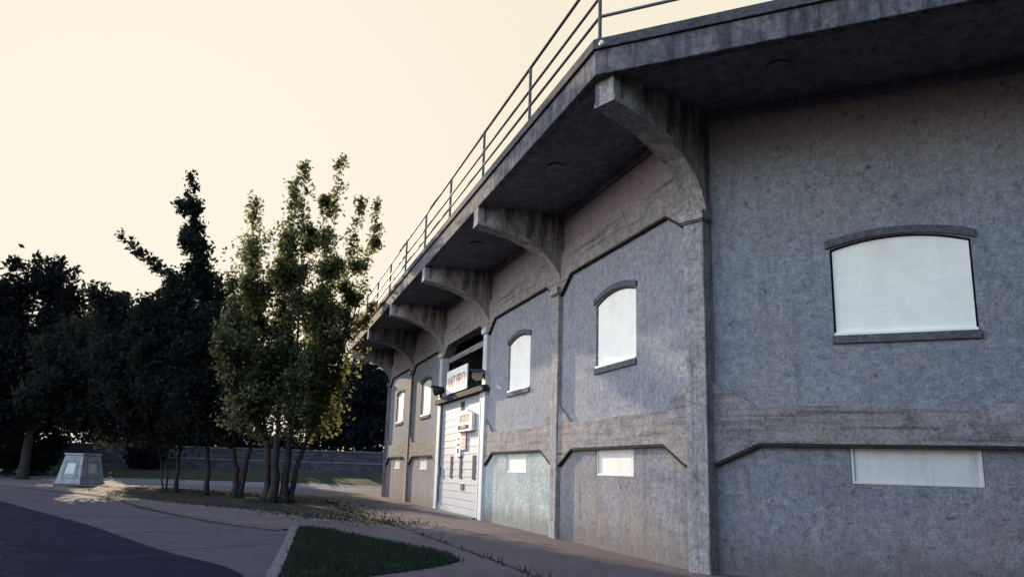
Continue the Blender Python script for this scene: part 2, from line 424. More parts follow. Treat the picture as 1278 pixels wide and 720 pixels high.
# columns with capitals, and brackets under the roof
def make_column(mat):
    m = MB(); m.box(-.225, .225, -.2, .13, -.3, 6.24)
    c = m.build('column', mat, root, .02)
    k = MB(); k.box(-.28, .28, -.05, .20, 6.27, 6.45); k.box(-.25, .25, -.05, .165, 6.242, 6.268)
    k.build('capital', mat, c, .015)
    return c
BR = [(.02, 6.452), (.07, 6.64), (.17, 6.88), (.34, 7.12), (.63, 7.37), (1.02, 7.58), (1.45, 7.74), (1.95, 7.85), (2.30, 7.91), (2.44, 7.93)]
def make_bracket():
    m = MB(); prof = BR + [(2.44, ZS-.004), (-.08, ZS-.004), (-.08, 6.452)]
    m.prism(prof, -.23, .23, 'x')
    b = m.build('bracket', M['bracket'], root, .015)
    rb = MB(); N = len(BR)
    def nrm(i):
        a, c = BR[max(i-1, 0)], BR[min(i+1, N-1)]; d = Vector((c[0]-a[0], c[1]-a[1])).normalized(); return (d.y, -d.x)
    low = [(BR[i][0]+nrm(i)[0]*.012, BR[i][1]+nrm(i)[1]*.012) for i in range(N)]; up = [(BR[i][0]-nrm(i)[0]*.085, BR[i][1]-nrm(i)[1]*.085) for i in range(N)]
    low[0] = (low[0][0], 6.453); up[0] = (up[0][0], 6.453)
    for i in range(N-1): rb.prism([low[i], low[i+1], up[i+1], up[i]], -.25, .25, 'x')
    rb.build('bracket_rib', M['column'], b)
    return b
cproto = make_column(M['column']); bproto = make_bracket()
spots = [('A', 0), (1, 7), (1, 14), (1, 21), (1, 28), ('E', 35), (0, 7), (0, 14), (2, 7)]
for i, (fr, s) in enumerate(spots):
    if (fr, s) in ((1, 14), (1, 21)):
        c = make_column(M['whitecol']); c['label'] = 'white painted column beside the entrance'
    else: c = cproto if i == 0 else copy_tree(cproto, root)
    b = bproto if i == 0 else copy_tree(bproto, root)
    for o in (c, b):
        if fr == 'A':
            o.location = rotf(HT, (0, 0), -.11, 0, 0); o.rotation_euler = (0, 0, HT - (R(2.6) if o is b else 0))
        elif fr == 'E': o.location = (LEN, 0, 0); o.rotation_euler = (0, 0, -HT)
        else: put(o, fr, s)

# roof slab, fascia, coping
sts = stations()
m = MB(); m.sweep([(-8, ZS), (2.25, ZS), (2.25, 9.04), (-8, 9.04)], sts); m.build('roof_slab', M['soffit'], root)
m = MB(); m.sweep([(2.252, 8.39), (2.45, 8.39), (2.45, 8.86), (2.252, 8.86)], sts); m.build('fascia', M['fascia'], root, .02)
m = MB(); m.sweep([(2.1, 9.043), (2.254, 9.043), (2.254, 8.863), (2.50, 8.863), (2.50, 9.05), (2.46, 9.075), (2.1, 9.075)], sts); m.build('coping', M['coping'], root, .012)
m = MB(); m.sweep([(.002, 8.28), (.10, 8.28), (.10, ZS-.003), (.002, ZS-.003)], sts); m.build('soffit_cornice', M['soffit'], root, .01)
m = MB(); m.sweep([(-7.9, -.3), (-7.6, -.3), (-7.6, ZS-.005), (-7.9, ZS-.005)], sts)
for F, t in ((F0, 14.0), (F2, 13.9)):
    a = [F(t, -7.6, -.3), F(t, -.36, -.3), F(t, -.36, ZS-.005), F(t, -7.6, ZS-.005)]; b_ = [F(t+.1, -7.6, -.3), F(t+.1, -.36, -.3), F(t+.1, -.36, ZS-.005), F(t+.1, -7.6, ZS-.005)]
    m.add(a + b_, [(0,1,2,3),(7,6,5,4),(0,4,5,1),(1,5,6,2),(2,6,7,3),(3,7,4,0)])
m.build('rear_light_block', M['void'], root)  # unseen back and end walls, added to keep light out of the interior
# round drain bosses stain the soffit
for fr, t, o in ((0, 1.9, 1.45), (1, 3.4, 1.5), (1, 10.4, 1.5), (0, 8.9, 1.45)):
    m = MB(); n = 24; F = F0 if fr == 0 else F1
    cx, cy, _ = F(t, o, 0)
    m.prism([(cx + .2*math.cos(2*math.pi*k/n), cy + .2*math.sin(2*math.pi*k/n)) for k in range(n)], ZS-.05, ZS-.002, 'z')
    m.build('soffit_boss', M['soffit'], root, .01)

# ------------------------------------------------------------------ guard rail on the roof edge
rail = empty('guard_rail', (0, 0, 0)); rail.location = BASE; rail.rotation_euler = (0, 0, TH)
tag(rail, 'dark steel guard rail with three bars running along the roof edge', 'railing')
RO = 2.35
def resample(zs):
    return [st(RO, zs) for st in sts]
for z, r_ in ((10.50, .035), (9.95, .03), (9.56, .03)):
    m = MB(); m.tube(resample(z), r_, 8); m.build('rail_bar', M['rail'], rail, smooth=True)
def post(pt):
    m = MB(); m.tube([(0, 0, 9.05), (0, 0, 10.52)], .035, 8); m.box(-.08, .08, -.08, .08, 9.076, 9.092)
    return m.build('rail_post', M['rail'], rail, loc=pt)
pp = post(ST_A(RO, 0))
pts = [F1(2.9 + 3.85*k, RO, 0) for k in range(10)] + [ST_E(RO, 0)] + [F0(2.6 + 3.5*k, RO, 0) for k in range(4)] + [F2(3.5*k, RO, 0) for k in (1, 2, 3)]
for p in pts:
    q = pp.copy(); COL.objects.link(q); q.parent = rail; q.location = p

# little camera fixture on the roof corner
def W(s, o, z):
    c, q = math.cos(TH), math.sin(TH); return (BASE[0] + c*s - q*o, BASE[1] + q*s + c*o, z)
ca = ST_A(2.5, 0); cw = W(ca[0], ca[1], 0)
fx = empty('security_camera', (cw[0]+.12, cw[1]-.1, 8.90)); fx.scale = (.6, .6, .6); tag(fx, 'tiny white security camera on the corner of the roof edge', 'camera')
m = MB(); m.tube([(0, .05, .02), (-.02, -.08, .0)], .03, 8); m.build('mounting_arm', M['board'], fx)
m = MB(); m.tube([(0, -.06, -.03), (0, -.1, -.03), (.0, -.2, -.05), (.0, -.22, -.05)], [.05, .075, .075, .05], 12); m.build('camera_body', M['board'], fx, smooth=True)

# ------------------------------------------------------------------ entrance between the white columns
g = empty('entrance_gate', W(17.5, 0, 0), TH); tag(g, 'white boarded entrance wall with ticket slots between two white columns', 'gate')
X0, X1, GT = -3.26, 3.26, 4.25
m = MB(); m.box(X0, X1, -.1, .05, -.1, GT)
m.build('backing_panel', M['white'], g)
m = MB(); z = .02; k = 0
slots = [(-1.98, 1.28, 2.12), (-.38, 1.28, 2.12), (1.32, 1.28, 2.12)]    # local x centre of the three slots (mirrored below)
SL = [(1.32, .36), (-.25, .36), (-1.98, .36)]
while z < GT-.05:
    z1 = min(z+.27, GT)
    m.prism([(.052, z), (.070, z), (.058, z1-.004), (.052, z1-.004)], X0, X1, 'x'); z += .27
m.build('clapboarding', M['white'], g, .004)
for x, w in ((.95, .34), (-.55, .34), (-2.45, .40)):
    m = MB(); m.box(x-w/2, x+w/2, .06, .085, 1.30, 2.12); m.build('ticket_slot', M['black'], g, .004)
m = MB(); m.box(-1.12, -.66, .06, .09, .90, 1.13); m.build('mail_slot', M['bluemetal'], g, .004)
m = MB(); m.box(-.72, -.22, .06, .09, 3.76, 4.14); m.build('window_opening', M['black'], g, .004)
m = MB(); m.box(-3.9, 3.7, .05, .27, 4.262, 4.42); m.box(-3.85, 3.65, .06, .24, 4.422, 4.47); m.build('ledge', M['black'], g, .01)
for sx in (-1, 1):
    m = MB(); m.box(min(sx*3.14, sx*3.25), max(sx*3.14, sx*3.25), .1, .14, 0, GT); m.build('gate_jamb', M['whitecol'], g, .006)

m = MB(); m.box(X0, X1, .05, .30, -.05, .045); m.build('threshold', M['kerb'], g, .008)
m = MB(); m.tube([(2.85, .11, .3), (2.85, .11, 4.2)], .022, 8); m.build('conduit', M['sill'], g)
m = MB(); m.box(2.74, 2.96, .08, .16, 1.35, 1.72); m.build('meter_box', M['sill'], g, .008)
def text(body, size, mat, name, parent, loc, depth=.012, sx=1.0, rz=math.pi):
    cu = bpy.data.curves.new('txt', 'FONT'); cu.body = body; cu.size = size; cu.align_x = 'CENTER'; cu.align_y = 'CENTER'; cu.extrude = depth
    t = bpy.data.objects.new('txt', cu); COL.objects.link(t)
    dg = bpy.context.evaluated_depsgraph_get(); me = bpy.data.meshes.new_from_object(t.evaluated_get(dg))
    bpy.data.objects.remove(t); bpy.data.curves.remove(cu)
    me.materials.clear(); me.materials.append(mat); me.name = name
    # stand the text up, facing +y (outwards)
    for v in me.vertices:
        x, y, zz = v.co; v.co = (-x*sx, zz, y)
    o = bpy.data.objects.new(name, me); COL.objects.link(o); o.parent = parent; o.location = loc
    return o

# field-name sign standing on the ledge
sg = empty('field_sign', W(17.55, .22, 4.47), TH); tag(sg, 'white field name sign with faded red lettering standing on the black ledge', 'sign')
m = MB(); m.box(-1.62, 1.62, -.03, .03, .06, .98); m.build('sign_board', M['sign'], sg, .006)
text('HAIT FIELD', .62, M['red'], 'sign_lettering', sg, (0, .036, .48), .006, .92)
for sx in (-1, 1):
    m = MB(); m.box(sx*1.37-.03, sx*1.37+.03, -.12, -.032, -.01, .8); m.build('sign_strut', M['black'], sg)
# ticket sign
tk = empty('ticket_sign', W(16.2, .085, 2.98), TH); tag(tk, 'cream ticket sign with shaped top above the ticket slots', 'sign')
tp = [(-1.12, 0), (1.12, 0), (1.12, .58), (.95, .66), (.62, .66), (.45, .76), (-.45, .76), (-.62, .66), (-.95, .66), (-1.12, .58)]
m = MB(); m.prism(tp, 0, .13); m.build('sign_board', M['cream'], tk, .01)
text('TICKETS', .40, M['brownred'], 'sign_lettering', tk, (0, .137, .47), .005, 1.0)
m = MB(); m.box(-.72, .86, .131, .14, .09, .23); m.build('black_strip', M['black'], tk)
text('ADMISSION', .13, M['cream'], 'strip_lettering', tk, (.07, .143, .16), .002, 1.0)
# price boards under it
p1 = empty('price_board', W(16.55, .085, 2.33), TH); tag(p1, 'narrow faded pink board hanging below the cream ticket sign', 'sign')
m = MB(); m.box(-.33, .33, 0, .035, 0, .62); m.build('board_face', M['pink'], p1, .005)
m = MB()
for k in range(4): m.box(-.18 + .02*k, .17 - .03*k, .036, .042, .08 + .14*k, .13 + .14*k)
m.build('faded_lines', M['brownred'], p1)
p2 = empty('notice_board', W(17.3, .085, 2.10), TH); tag(p2, 'narrow white notice board beside the pink board on the entrance', 'sign')
m = MB(); m.box(-.34, .34, 0, .035, 0, .86); m.build('board_face', M['sign'], p2, .005)
m = MB(); m.box(-.10, .10, .036, .045, .12, .30); m.box(-.22, .22, .036, .042, .40, .46); m.box(-.18, .18, .036, .042, .62, .67); m.build('dark_marks', M['black'], p2)
# floodlights on the ledge
M['dull_lens'] = flat('dull_brown_lens', (.13, .09, .075), .3)
def floodlight(loc, yaw, label, body, lens='lens'):
    f = empty('floodlight', loc, yaw); f.scale = (.62, .62, .62); tag(f, label, 'floodlight', 'floodlights on the entrance ledge')
    m = MB(); m.tube([(0, -.30, 0), (0, -.24, 0), (0, .0, .0), (0, .30, -.02), (0, .34, -.02)], [.10, .19, .26, .33, .34], 18, False)
    n = 18; m.f.append(tuple(range(n-1, -1, -1))); m.build('lamp_housing', body, f, smooth=True)
    m = MB(); m.tube([(0, .30, -.02), (0, .315, -.02)], [.315, .315], 18); m.build('lamp_lens', M[lens], f)
    m = MB(); m.prism([(-.10, .24), (.42, .31), (.60, .22), (.60, .19), (.42, .27), (-.10, .21)], -.36, .36, 'x'); m.build('lamp_hood', body, f, .008)
    m = MB(); m.box(-.06, .06, -.12, .0, -.48, -.2); m.box(-.16, .16, -.2, .1, -.50, -.47); m.build('lamp_bracket', M['black'], f, .006)
    return f
fl = W(14.05, .30, 4.80); floodlight(fl, TH + R(62), 'dark blue hooded floodlight by the right white column above the ledge', M['bluemetal'], 'dull_lens')
fl = W(20.1, .30, 4.80); floodlight(fl, TH - R(48), 'small dark floodlight with pale lens by the left white column', M['black'])

# ------------------------------------------------------------------ ground
def terrain(y):
    if y <= 60: return 0.0
    u = min(1, (y-60)/14); return .95*u*u*(3-2*u)
ys = sorted(set([-260, -160, -90, -50, -25, -10, 0, 10, 20, 30, 40, 50, 56] + [60 + .5*k for k in range(31)] + [80, 90, 110, 150, 220, 400, 900]))
xs = [-900, -400, -220, -140, -100, -80] + list(range(-70, 31, 5)) + [45, 70, 120, 250, 600]
def sheet(name, xs, ys, dz, mat, label=None):
    v = [(x, y, terrain(y)+dz) for y in ys for x in xs]; n = len(xs)
    f = [(j*n+i, j*n+i+1, (j+1)*n+i+1, (j+1)*n+i) for j in range(len(ys)-1) for i in range(n-1)]
    me = bpy.data.meshes.new(name); me.from_pydata(v, [], f); me.materials.append(mat)
    o = bpy.data.objects.new(name, me); COL.objects.link(o); o['kind'] = 'structure'; return o
sheet('ground', xs, ys, 0, M['dirt'])
def poly(name, pts, z, mat, kind='structure'):
    me = bpy.data.meshes.new(name); me.from_pydata([(x, y, z) for x, y in pts], [], [tuple(range(len(pts)))])
    bm = bmesh.new(); bm.from_mesh(me)
    for f in bm.faces:
        if f.normal.z < 0: f.normal_flip()
    bmesh.ops.triangulate(bm, faces=bm.faces); bm.to_mesh(me); bm.free()
    me.materials.append(mat); o = bpy.data.objects.new(name, me); COL.objects.link(o); o['kind'] = kind; return o
def smooth_line(p, n=6):
    """Catmull-Rom through 2-D points"""
    out = []
    for i in range(len(p)-1):
        a, b, c, d = p[max(i-1, 0)], p[i], p[i+1], p[min(i+2, len(p)-1)]
        for k in range(n):
            t = k/n
            out.append(tuple(.5*((2*b[q]) + (-a[q]+c[q])*t + (2*a[q]-5*b[q]+4*c[q]-d[q])*t*t + (-a[q]+3*b[q]-3*c[q]+d[q])*t**3) for q in (0, 1)))
    out.append(p[-1]); return out
ASPH = smooth_line([(-44, 59), (-35, 50), (-26.5, 40.4), (-18.3, 30.6), (-12.5, 23.6), (-10.1, 20.7), (-7.98, 17.87), (-5.99, 15.28), (-4.35, 13.43), (-3.4, 11.6), (-2.6, 9), (-2.0, 5), (-1.9, 0), (-1.9, -12)])
KERB = smooth_line([(-60, 58), (-40, 52.5), (-27.84, 46.2), (-22.65, 41.6), (-16.57, 35.1), (-12.38, 28.94), (-8.46, 23.72), (-6.3, 21.5), (-5.6, 20.9)])
wallfoot = [F1(k*7.0, 0, 0) for k in range(6)]
wf = [W(*F0(21, 0, 0))] + [W(0, 0, 0)] + [W(LEN, 0, 0)] + [W(*F2(14, 0, 0))]
poly('walkway', [(-1.9, -12)] + [(24, -12)] + [(p[0], p[1]) for p in wf] + [(0, 59.9), (-60, 59.9)] + KERB + [(-5.3, 20), (-4.0, 15.2), (-3.2, 11.6), (-2.6, 9), (-2.0, 5)], .004, M['path'])
poly('driveway', ASPH + [(-1.2, -12), (-1.2, 8), (-3.0, 12.4), (-4.0, 15.8), (-5.2, 20.6)] + list(reversed(KERB)), .008, M['paving'])
poly('road', [(-44, 59), (-80, 59), (-80, -12)] + list(reversed(ASPH))[:-1], .012, M['asphalt'])
BED = smooth_line([(-26, 50), (-22.5, 45), (-18.5, 39.6), (-16, 36.5), (-13.3, 33.6), (-10.4, 31.3), (-8.3, 29.4), (-6.6, 27.4), (-5.2, 25.8), (-3.1, 24.6), (-3.8, 27), (-5.6, 32.5), (-7.6, 38), (-9.6, 42.5), (-12.5, 44), (-16, 47), (-21, 51), (-26, 50)], 5)
poly('planting_bed', BED[:-1], .009, M['dirt'])
def strip(name, line, w, z0, z1, mat, jitter=0):
    m = MB(); L = []
    for i, p in enumerate(line):
        a, b = line[max(i-1, 0)], line[min(i+1, len(line)-1)]
        d = Vector((b[0]-a[0], b[1]-a[1])).normalized(); n_ = Vector((-d.y, d.x)); ww = w*(1 + jitter*random.uniform(-1, 1)); off = jitter*w*.5*random.uniform(-1, 1)
        L.append((Vector(p)+n_*(off-ww/2), Vector(p)+n_*(off+ww/2)))
    for i in range(len(L)-1):
        a, b = L[i]; c, d = L[i+1]
        vs = [(q.x, q.y, z) for z in (z0, z1) for q in (a, b, d, c)]
        m.add(vs, [(4, 5, 6, 7), (0, 1, 5, 4), (2, 3, 7, 6), (1, 2, 6, 5), (3, 0, 4, 7)])
    o = m.build(name, mat); o['kind'] = 'structure'; return o
strip('road_gutter', KERB, .30, .010, .016, M['joint'], .5)
kb = [(p[0]+.14, p[1]+.18) for p in KERB]; strip('kerb', kb, .16, 0, .05, M['paving'])
CR = smooth_line([(-8.4, 39.5), (-5.41, 29.9), (-3.22, 24.32), (-1.69, 20.04), (-.62, 16.9), (-.12, 15.43), (.41, 13.8), (1.0, 12.2)], 14)
strip('pavement_joint', CR, .10, .005, .009, M['joint'], .8)
for q in (8.0, 14.5, 20.5, 27.0):
    a = W(q, .3, 0); b = W(q, 3.2 + .05*q, 0); strip('slab_joint', smooth_line([a[:2], b[:2]], 12), .03, .005, .0075, M['joint'], .5)
for a, b in (((-9.6, 24.6), (-13.6, 24.2)), ((-6.4, 20.9), (-9.0, 18.6)), ((-4.7, 17.4), (-6.6, 15.2)), ((-14.6, 32.0), (-20.5, 31.0)), ((-11.6, 22.6), (-4.6, 13.2))):
    strip('slab_joint', smooth_line([a, b], 16), .035, .009, .0115, M['joint'], .6)
for a, b, c_ in (((-20, 24), (-13, 19), (-7.5, 14)), ((-14, 22), (-11, 15), (-10, 9)), ((-9, 16), (-7, 12), (-3.2, 9.5))):
    ln = [(x + random.gauss(0, .07), y + random.gauss(0, .07)) for x, y in smooth_line([a, b, c_], 22)]
    strip('road_crack', ln, .03, .0125, .0145, M['joint'], .7)
# lawn wedge
TRI = smooth_line([(-5.35, 22.3), (-4.6, 21.75), (-3.9, 20.7), (-2.65, 18.8), (-1.42, 16.97), (-.80, 15.6)], 6) + smooth_line([(-.80, 15.3), (-1.18, 14.27), (-1.92, 13.01), (-2.35, 12.2), (-2.7, 11.2)], 5) + smooth_line([(-2.95, 11.2), (-3.2, 12.49), (-3.95, 15.83), (-5.1, 21.0), (-5.35, 22.3)], 6)[:-1]
poly('lawn', TRI, .022, M['lawn'])
strip('lawn_kerb', smooth_line([(-2.98, 10.6), (-3.35, 12.45), (-4.08, 15.8), (-5.28, 21.2), (-5.5, 22.2)], 6), .18, 0, .045, M['kerb'])
sheet('far_footway', [-70, -55, -40, -25, -10, 0], [60 + .5*k for k in range(0, 10)], .006, M['footway'])
sheet('far_lawn', [-70, -55, -40, -25, -10, 0, 5], [65 + .5*k for k in range(0, 20)], .006, M['lawn'])

def inside(p, poly_):
    c = False; n = len(poly_); j = n-1
    for i in range(n):
        if (poly_[i][1] > p[1]) != (poly_[j][1] > p[1]) and p[0] < (poly_[j][0]-poly_[i][0])*(p[1]-poly_[i][1])/(poly_[j][1]-poly_[i][1]) + poly_[i][0]: c = not c
        j = i
    return c
def quads(name, V, mat, parent=None):
    n = len(V)//4
    me = bpy.data.meshes.new(name); me.vertices.add(n*4); me.vertices.foreach_set('co', np.asarray(V, dtype=np.float32).ravel())
    me.loops.add(n*4); me.loops.foreach_set('vertex_index', np.arange(n*4, dtype=np.int32))
    me.polygons.add(n); me.polygons.foreach_set('loop_start', np.arange(0, n*4, 4, dtype=np.int32))
    me.update(calc_edges=True); me.validate(); me.materials.append(mat)
    o = bpy.data.objects.new(name, me); COL.objects.link(o)
    if parent: o.parent = parent
    return o
def blades(name, spots_, h, w, mat):
    V = []
    for x, y, z in spots_:
        a = random.uniform(0, 6.28); hh = h*random.uniform(.5, 1.3); dx, dy = math.cos(a)*w/2, math.sin(a)*w/2
        lx, ly = random.gauss(0, .4)*hh, random.gauss(0, .4)*hh
        V += [(x-dx, y-dy, z), (x+dx, y+dy, z), (x+dx*.3+lx, y+dy*.3+ly, z+hh), (x-dx*.3+lx, y-dy*.3+ly, z+hh)]
    o = quads(name, V, mat); o['kind'] = 'stuff'; return o
sp = []
while len(sp) < 15000:
    p = (random.uniform(-5.5, -.6), random.uniform(11, 22.5))
    q = (p[0]+random.gauss(0, .07), p[1]+random.gauss(0, .1))
    if inside(p, TRI) and (math.sin(p[0]*3.1+1.2)*math.sin(p[1]*2.3) < .72 or random.random() < .3): sp.append((*q, .012))
tag(blades('grass', sp, .07, .018, M['grassblade']), 'short dark green grass in the wedge of lawn', 'grass', kind='stuff')
sp = []
for k in range(len(CR)-1):
    for _ in range(5):
        if random.random() < .10: sp.append((CR[k][0]+random.gauss(0, .06), CR[k][1]+random.gauss(0, .06), .004))
for k in range(700):
    a_ = random.uniform(0, 6.28); r_ = random.uniform(.3, 1.5); f_ = random.choice([(-9.8, 36), (-9.8, 36), (-12.9, 40.5), (-14.9, 41.8), (-17.3, 44)])
    sp.append((f_[0]+r_*math.cos(a_), f_[1]+r_*math.sin(a_)*.7, .0)); sp.append((f_[0]+.8*r_*math.cos(a_), f_[1]+r_*math.sin(a_)*.5, .12))
for k in range(900):
    b = random.choice(BED); sp.append((b[0]+random.gauss(0, .35), b[1]+random.gauss(0, .35), .004))
tag(blades('weeds', sp, .12, .03, M['grassblade']), 'sparse weeds along the walkway joint and round the trees', 'weeds', kind='stuff')
V = []
for k in range(1500):
    b = random.choice(BED[30:70]); x, y = b[0]+random.gauss(0, .7), b[1]+random.gauss(0, 1.0)
    a = random.uniform(0, 6.28); s_ = random.uniform(.03, .07); ca_, sa = math.cos(a)*s_, math.sin(a)*s_; t_ = random.uniform(-.03, .03)
    V += [(x-ca_, y-sa, .014), (x+sa*.6, y-ca_*.6, .02+abs(t_)), (x+ca_, y+sa, .016+abs(t_)), (x-sa*.6, y+ca_*.6, .014)]
lt = quads('fallen_leaves', V, M['dryleaf']); tag(lt, 'dry fallen leaves scattered beside the trees', 'leaves', kind='stuff')

# ------------------------------------------------------------------ stone walls beyond the lawn
def long_wall(name, label, x0, x1, y, z0, z1, th, mat, cap):
    w = empty(name, ((x0+x1)/2, y, z0)); tag(w, label, 'wall'); h = (x1-x0)/2
    m = MB(); m.box(-h, h, 0, th, -.4, z1-z0-.12); m.build('wall_face', mat, w)
    m = MB(); n = int((x1-x0)/2.4)
    for i in range(n):
        a = -h + i*(2*h/n); m.box(a+.006, a+2*h/n-.006, -.07, th+.07, z1-z0-.118, z1-z0+random.uniform(-.015, .015))
    m.build('wall_coping', cap, w, .01)
    return w
long_wall('stone_wall', 'low front stone wall with pale coping behind the far lawn', -31, 1, 75, .95, 1.95, .4, M['stonewall'], M['stonecap'])
long_wall('retaining_wall', 'taller rear stone wall standing behind the low front wall', -70, 2, 79, .95, 3.05, .4, M['stonewall'], M['stonecap'])

# ------------------------------------------------------------------ monument
mo = empty('stone_monument', (-27.75, 54.6, 0), R(-18)); tag(mo, 'tapered pale stone monument with inset panels at the edge of the paving', 'monument')
b0, b1, H_ = 1.0, .74, 1.80
m = MB(); z0, z1 = .12, H_
m.add([(-b0,-b0,z0),(b0,-b0,z0),(b0,b0,z0),(-b0,b0,z0),(-b1,-b1,z1),(b1,-b1,z1),(b1,b1,z1),(-b1,b1,z1)], [(0,3,2,1),(4,5,6,7),(0,1,5,4),(1,2,6,5),(2,3,7,6),(3,0,4,7)])
m.build('monument_body', M['plinth'], mo, .02)
m = MB(); m.box(-1.05, 1.05, -1.05, 1.05, -.1, .118); m.build('monument_base', M['plinth'], mo, .02)
m = MB(); m.box(-.79, .79, -.79, .79, H_+.002, H_+.13); m.build('monument_cap', M['plinth'], mo, .03)
for a in range(4):
    m = MB(); sl = (b0-b1)/(z1-z0)
    def face(x, z, off): return (x, -(b0 - sl*(z-z0)) - off, z)
    za, zb = .38, 1.52; fr = [(-.62, za), (.62, za), (.50, zb), (-.50, zb)]; fi = [(-.53, za+.1), (.53, za+.1), (.43, zb-.1), (-.43, zb-.1)]
    vs = [face(x, z, .004) for x, z in fr] + [face(x, z, .035) for x, z in fr] + [face(x, z, .035) for x, z in fi] + [face(x, z, .004) for x, z in fi]
    fs = []
    for i in range(4):
        j = (i+1) % 4; fs += [(i, j, 4+j, 4+i), (4+i, 4+j, 8+j, 8+i), (8+i, 8+j, 12+j, 12+i)]
    m.add(vs, fs); m.build('panel_frame', M['plinth'], mo, rz=a*math.pi/2)
    m = MB(); fp = [(-.38, .62), (.38, .62), (.34, 1.28), (-.34, 1.28)]
    vs = [face(x, z, .004) for x, z in fp] + [face(x, z, .025) for x, z in fp]
    m.add(vs, [(4,5,6,7),(0,1,5,4),(1,2,6,5),(2,3,7,6),(3,0,4,7)]); m.build('plaque', M['plaque'], mo, rz=a*math.pi/2)

# ------------------------------------------------------------------ trees
def leaf_quads(P, size, flat_=.0):
    P = np.asarray(P); n = len(P)
    a = rng.normal(size=(n, 3)); a /= np.linalg.norm(a, axis=1)[:, None]
    b = rng.normal(size=(n, 3)); b -= (b*a).sum(1)[:, None]*a; b /= np.linalg.norm(b, axis=1)[:, None]
    s = size*rng.uniform(.55, 1.35, size=n)[:, None]
    return np.stack([P-a*s, P-b*s*.55, P+a*s, P+b*s*.55], 1).reshape(-1, 3)
def bez(p0, p1, p2, n=9):
    return [tuple((1-t)**2*np.array(p0) + 2*t*(1-t)*np.array(p1) + t*t*np.array(p2)) for t in np.linspace(0, 1, n)]
def tree(name, label, base, stems, limbs, size, count, mat, group=None, plume=1.0, spread=.55, cat='tree', crown_fill=None, side=2):
    """stems: list of (foot dx,dy, top dx,dy,z, radius); limbs: list of (stem index, tip dx,dy,z, radius of the leaf plume, share)"""
    t = empty(name, base); tag(t, label, cat, group)
    m = MB(); tops = []
    for fx_, fy_, tx, ty, tz, r_ in stems:
        pts = bez((fx_, fy_, -.2), (fx_*.9+tx*.1, fy_*.9+ty*.1, tz*.5), (tx, ty, tz), 8)
        pts = [(p[0]+random.gauss(0, .03), p[1]+random.gauss(0, .03), p[2]) for p in pts]
        rr = [r_*(1.5 if k == 0 else 1.12 if k == 1 else 1.0-.05*k) for k in range(8)]
        m.tube(pts, rr, 9); tops.append(((tx, ty, tz), r_*.62))
    P = []; tot = sum(l[5]*l[4] for l in limbs)
    for si, tx, ty, tz, pr, share, *cc in limbs:
        p0, r_ = tops[si]; p0 = np.array(p0); tip = np.array((tx, ty, tz)); L = np.linalg.norm(tip-p0)
        ctrl = p0*.55 + tip*.45 + np.array([(tx-p0[0])*.22, (ty-p0[1])*.22, -.06*L]) + rng.normal(0, .15, 3)
        if cc: ctrl = np.array(cc[0])
        path = np.array(bez(p0, ctrl, tip, 11))
        m.tube([tuple(p) for p in path], [max(.007, r_*.7*(1-k/9.6)) for k in range(11)], 6)
        n = int(count*share*pr/tot)
        paths = [(path, pr, 1.0)]
        for _ in range(side):
            i0 = rng.integers(4, 9); o_ = path[i0]; d_ = path[min(10, i0+1)] - path[i0-1]; d_ = d_/np.linalg.norm(d_)
            lat = rng.normal(size=3); lat -= lat.dot(d_)*d_; lat[2] *= .3; lat /= np.linalg.norm(lat)
            e_ = o_ + (d_*.75 + lat*.75)*rng.uniform(.6, 1.35)
            pth = np.array(bez(o_, o_ + (e_-o_)*.5 + lat*.15, e_, 11))
            m.tube([tuple(q) for q in pth[::2]], [max(.006, r_*.28*(1-q/6)) for q in range(6)], 5)
            paths.append((pth, pr*.75, .33))
        n0 = n; tw = sum(q[2] for q in paths)
        # twigs carry the leaves in clumps
        for path, pr, wt in paths:
            n = int(n0*wt/tw*(1+.35*side))
            nt = max(8, n//24)
            for q in range(nt):
                u = rng.uniform(.10, 1)**.6; k = u*10; i = min(9, int(k)); o = path[i] + (path[i+1]-path[i])*(k-i)
                d = path[min(10, i+1)] - path[max(0, i-1)]; d = d/np.linalg.norm(d)
                rad = pr*1.2*(1.14-u)**.6
                off = rng.normal(size=3); off -= off.dot(d)*d*.6; off /= np.linalg.norm(off); off[2] += .25
                e = o + off*rad*rng.uniform(.35, 1.0)*plume + d*rad*.35
                if rng.random() < .3: m.tube([tuple(o), tuple((o+e)/2+rng.normal(0, .05, 3)), tuple(e)], [.022, .014, .006], 4, False)
                k_ = max(4, int(n/nt)); f_ = rng.uniform(.25, 1.0, size=(k_, 1))
                P.append(o + (e-o)*f_ + rng.normal(0, 1, (k_, 3))*np.array([.30, .30, .34])*spread*(.45+rad*.75))
    if crown_fill:
        for cx, cy, cz, rx, ry, rz_, nclump, per in crown_fill:
            for _ in range(nclump):
                v = rng.normal(size=3); v /= np.linalg.norm(v); v *= rng.uniform(.25, 1)**.5
                c = np.array([cx+v[0]*rx, cy+v[1]*ry, cz+v[2]*rz_])
                P.append(c + rng.normal(0, 1, (per, 3))*np.array([.42, .42, .3])*spread*1.5)
    m.build('trunk', M['bark'], t, smooth=True)
    quads('crown', leaf_quads(np.concatenate(P), size), mat, t)
    return t
def J(s=1.0): return random.uniform(-s, s)

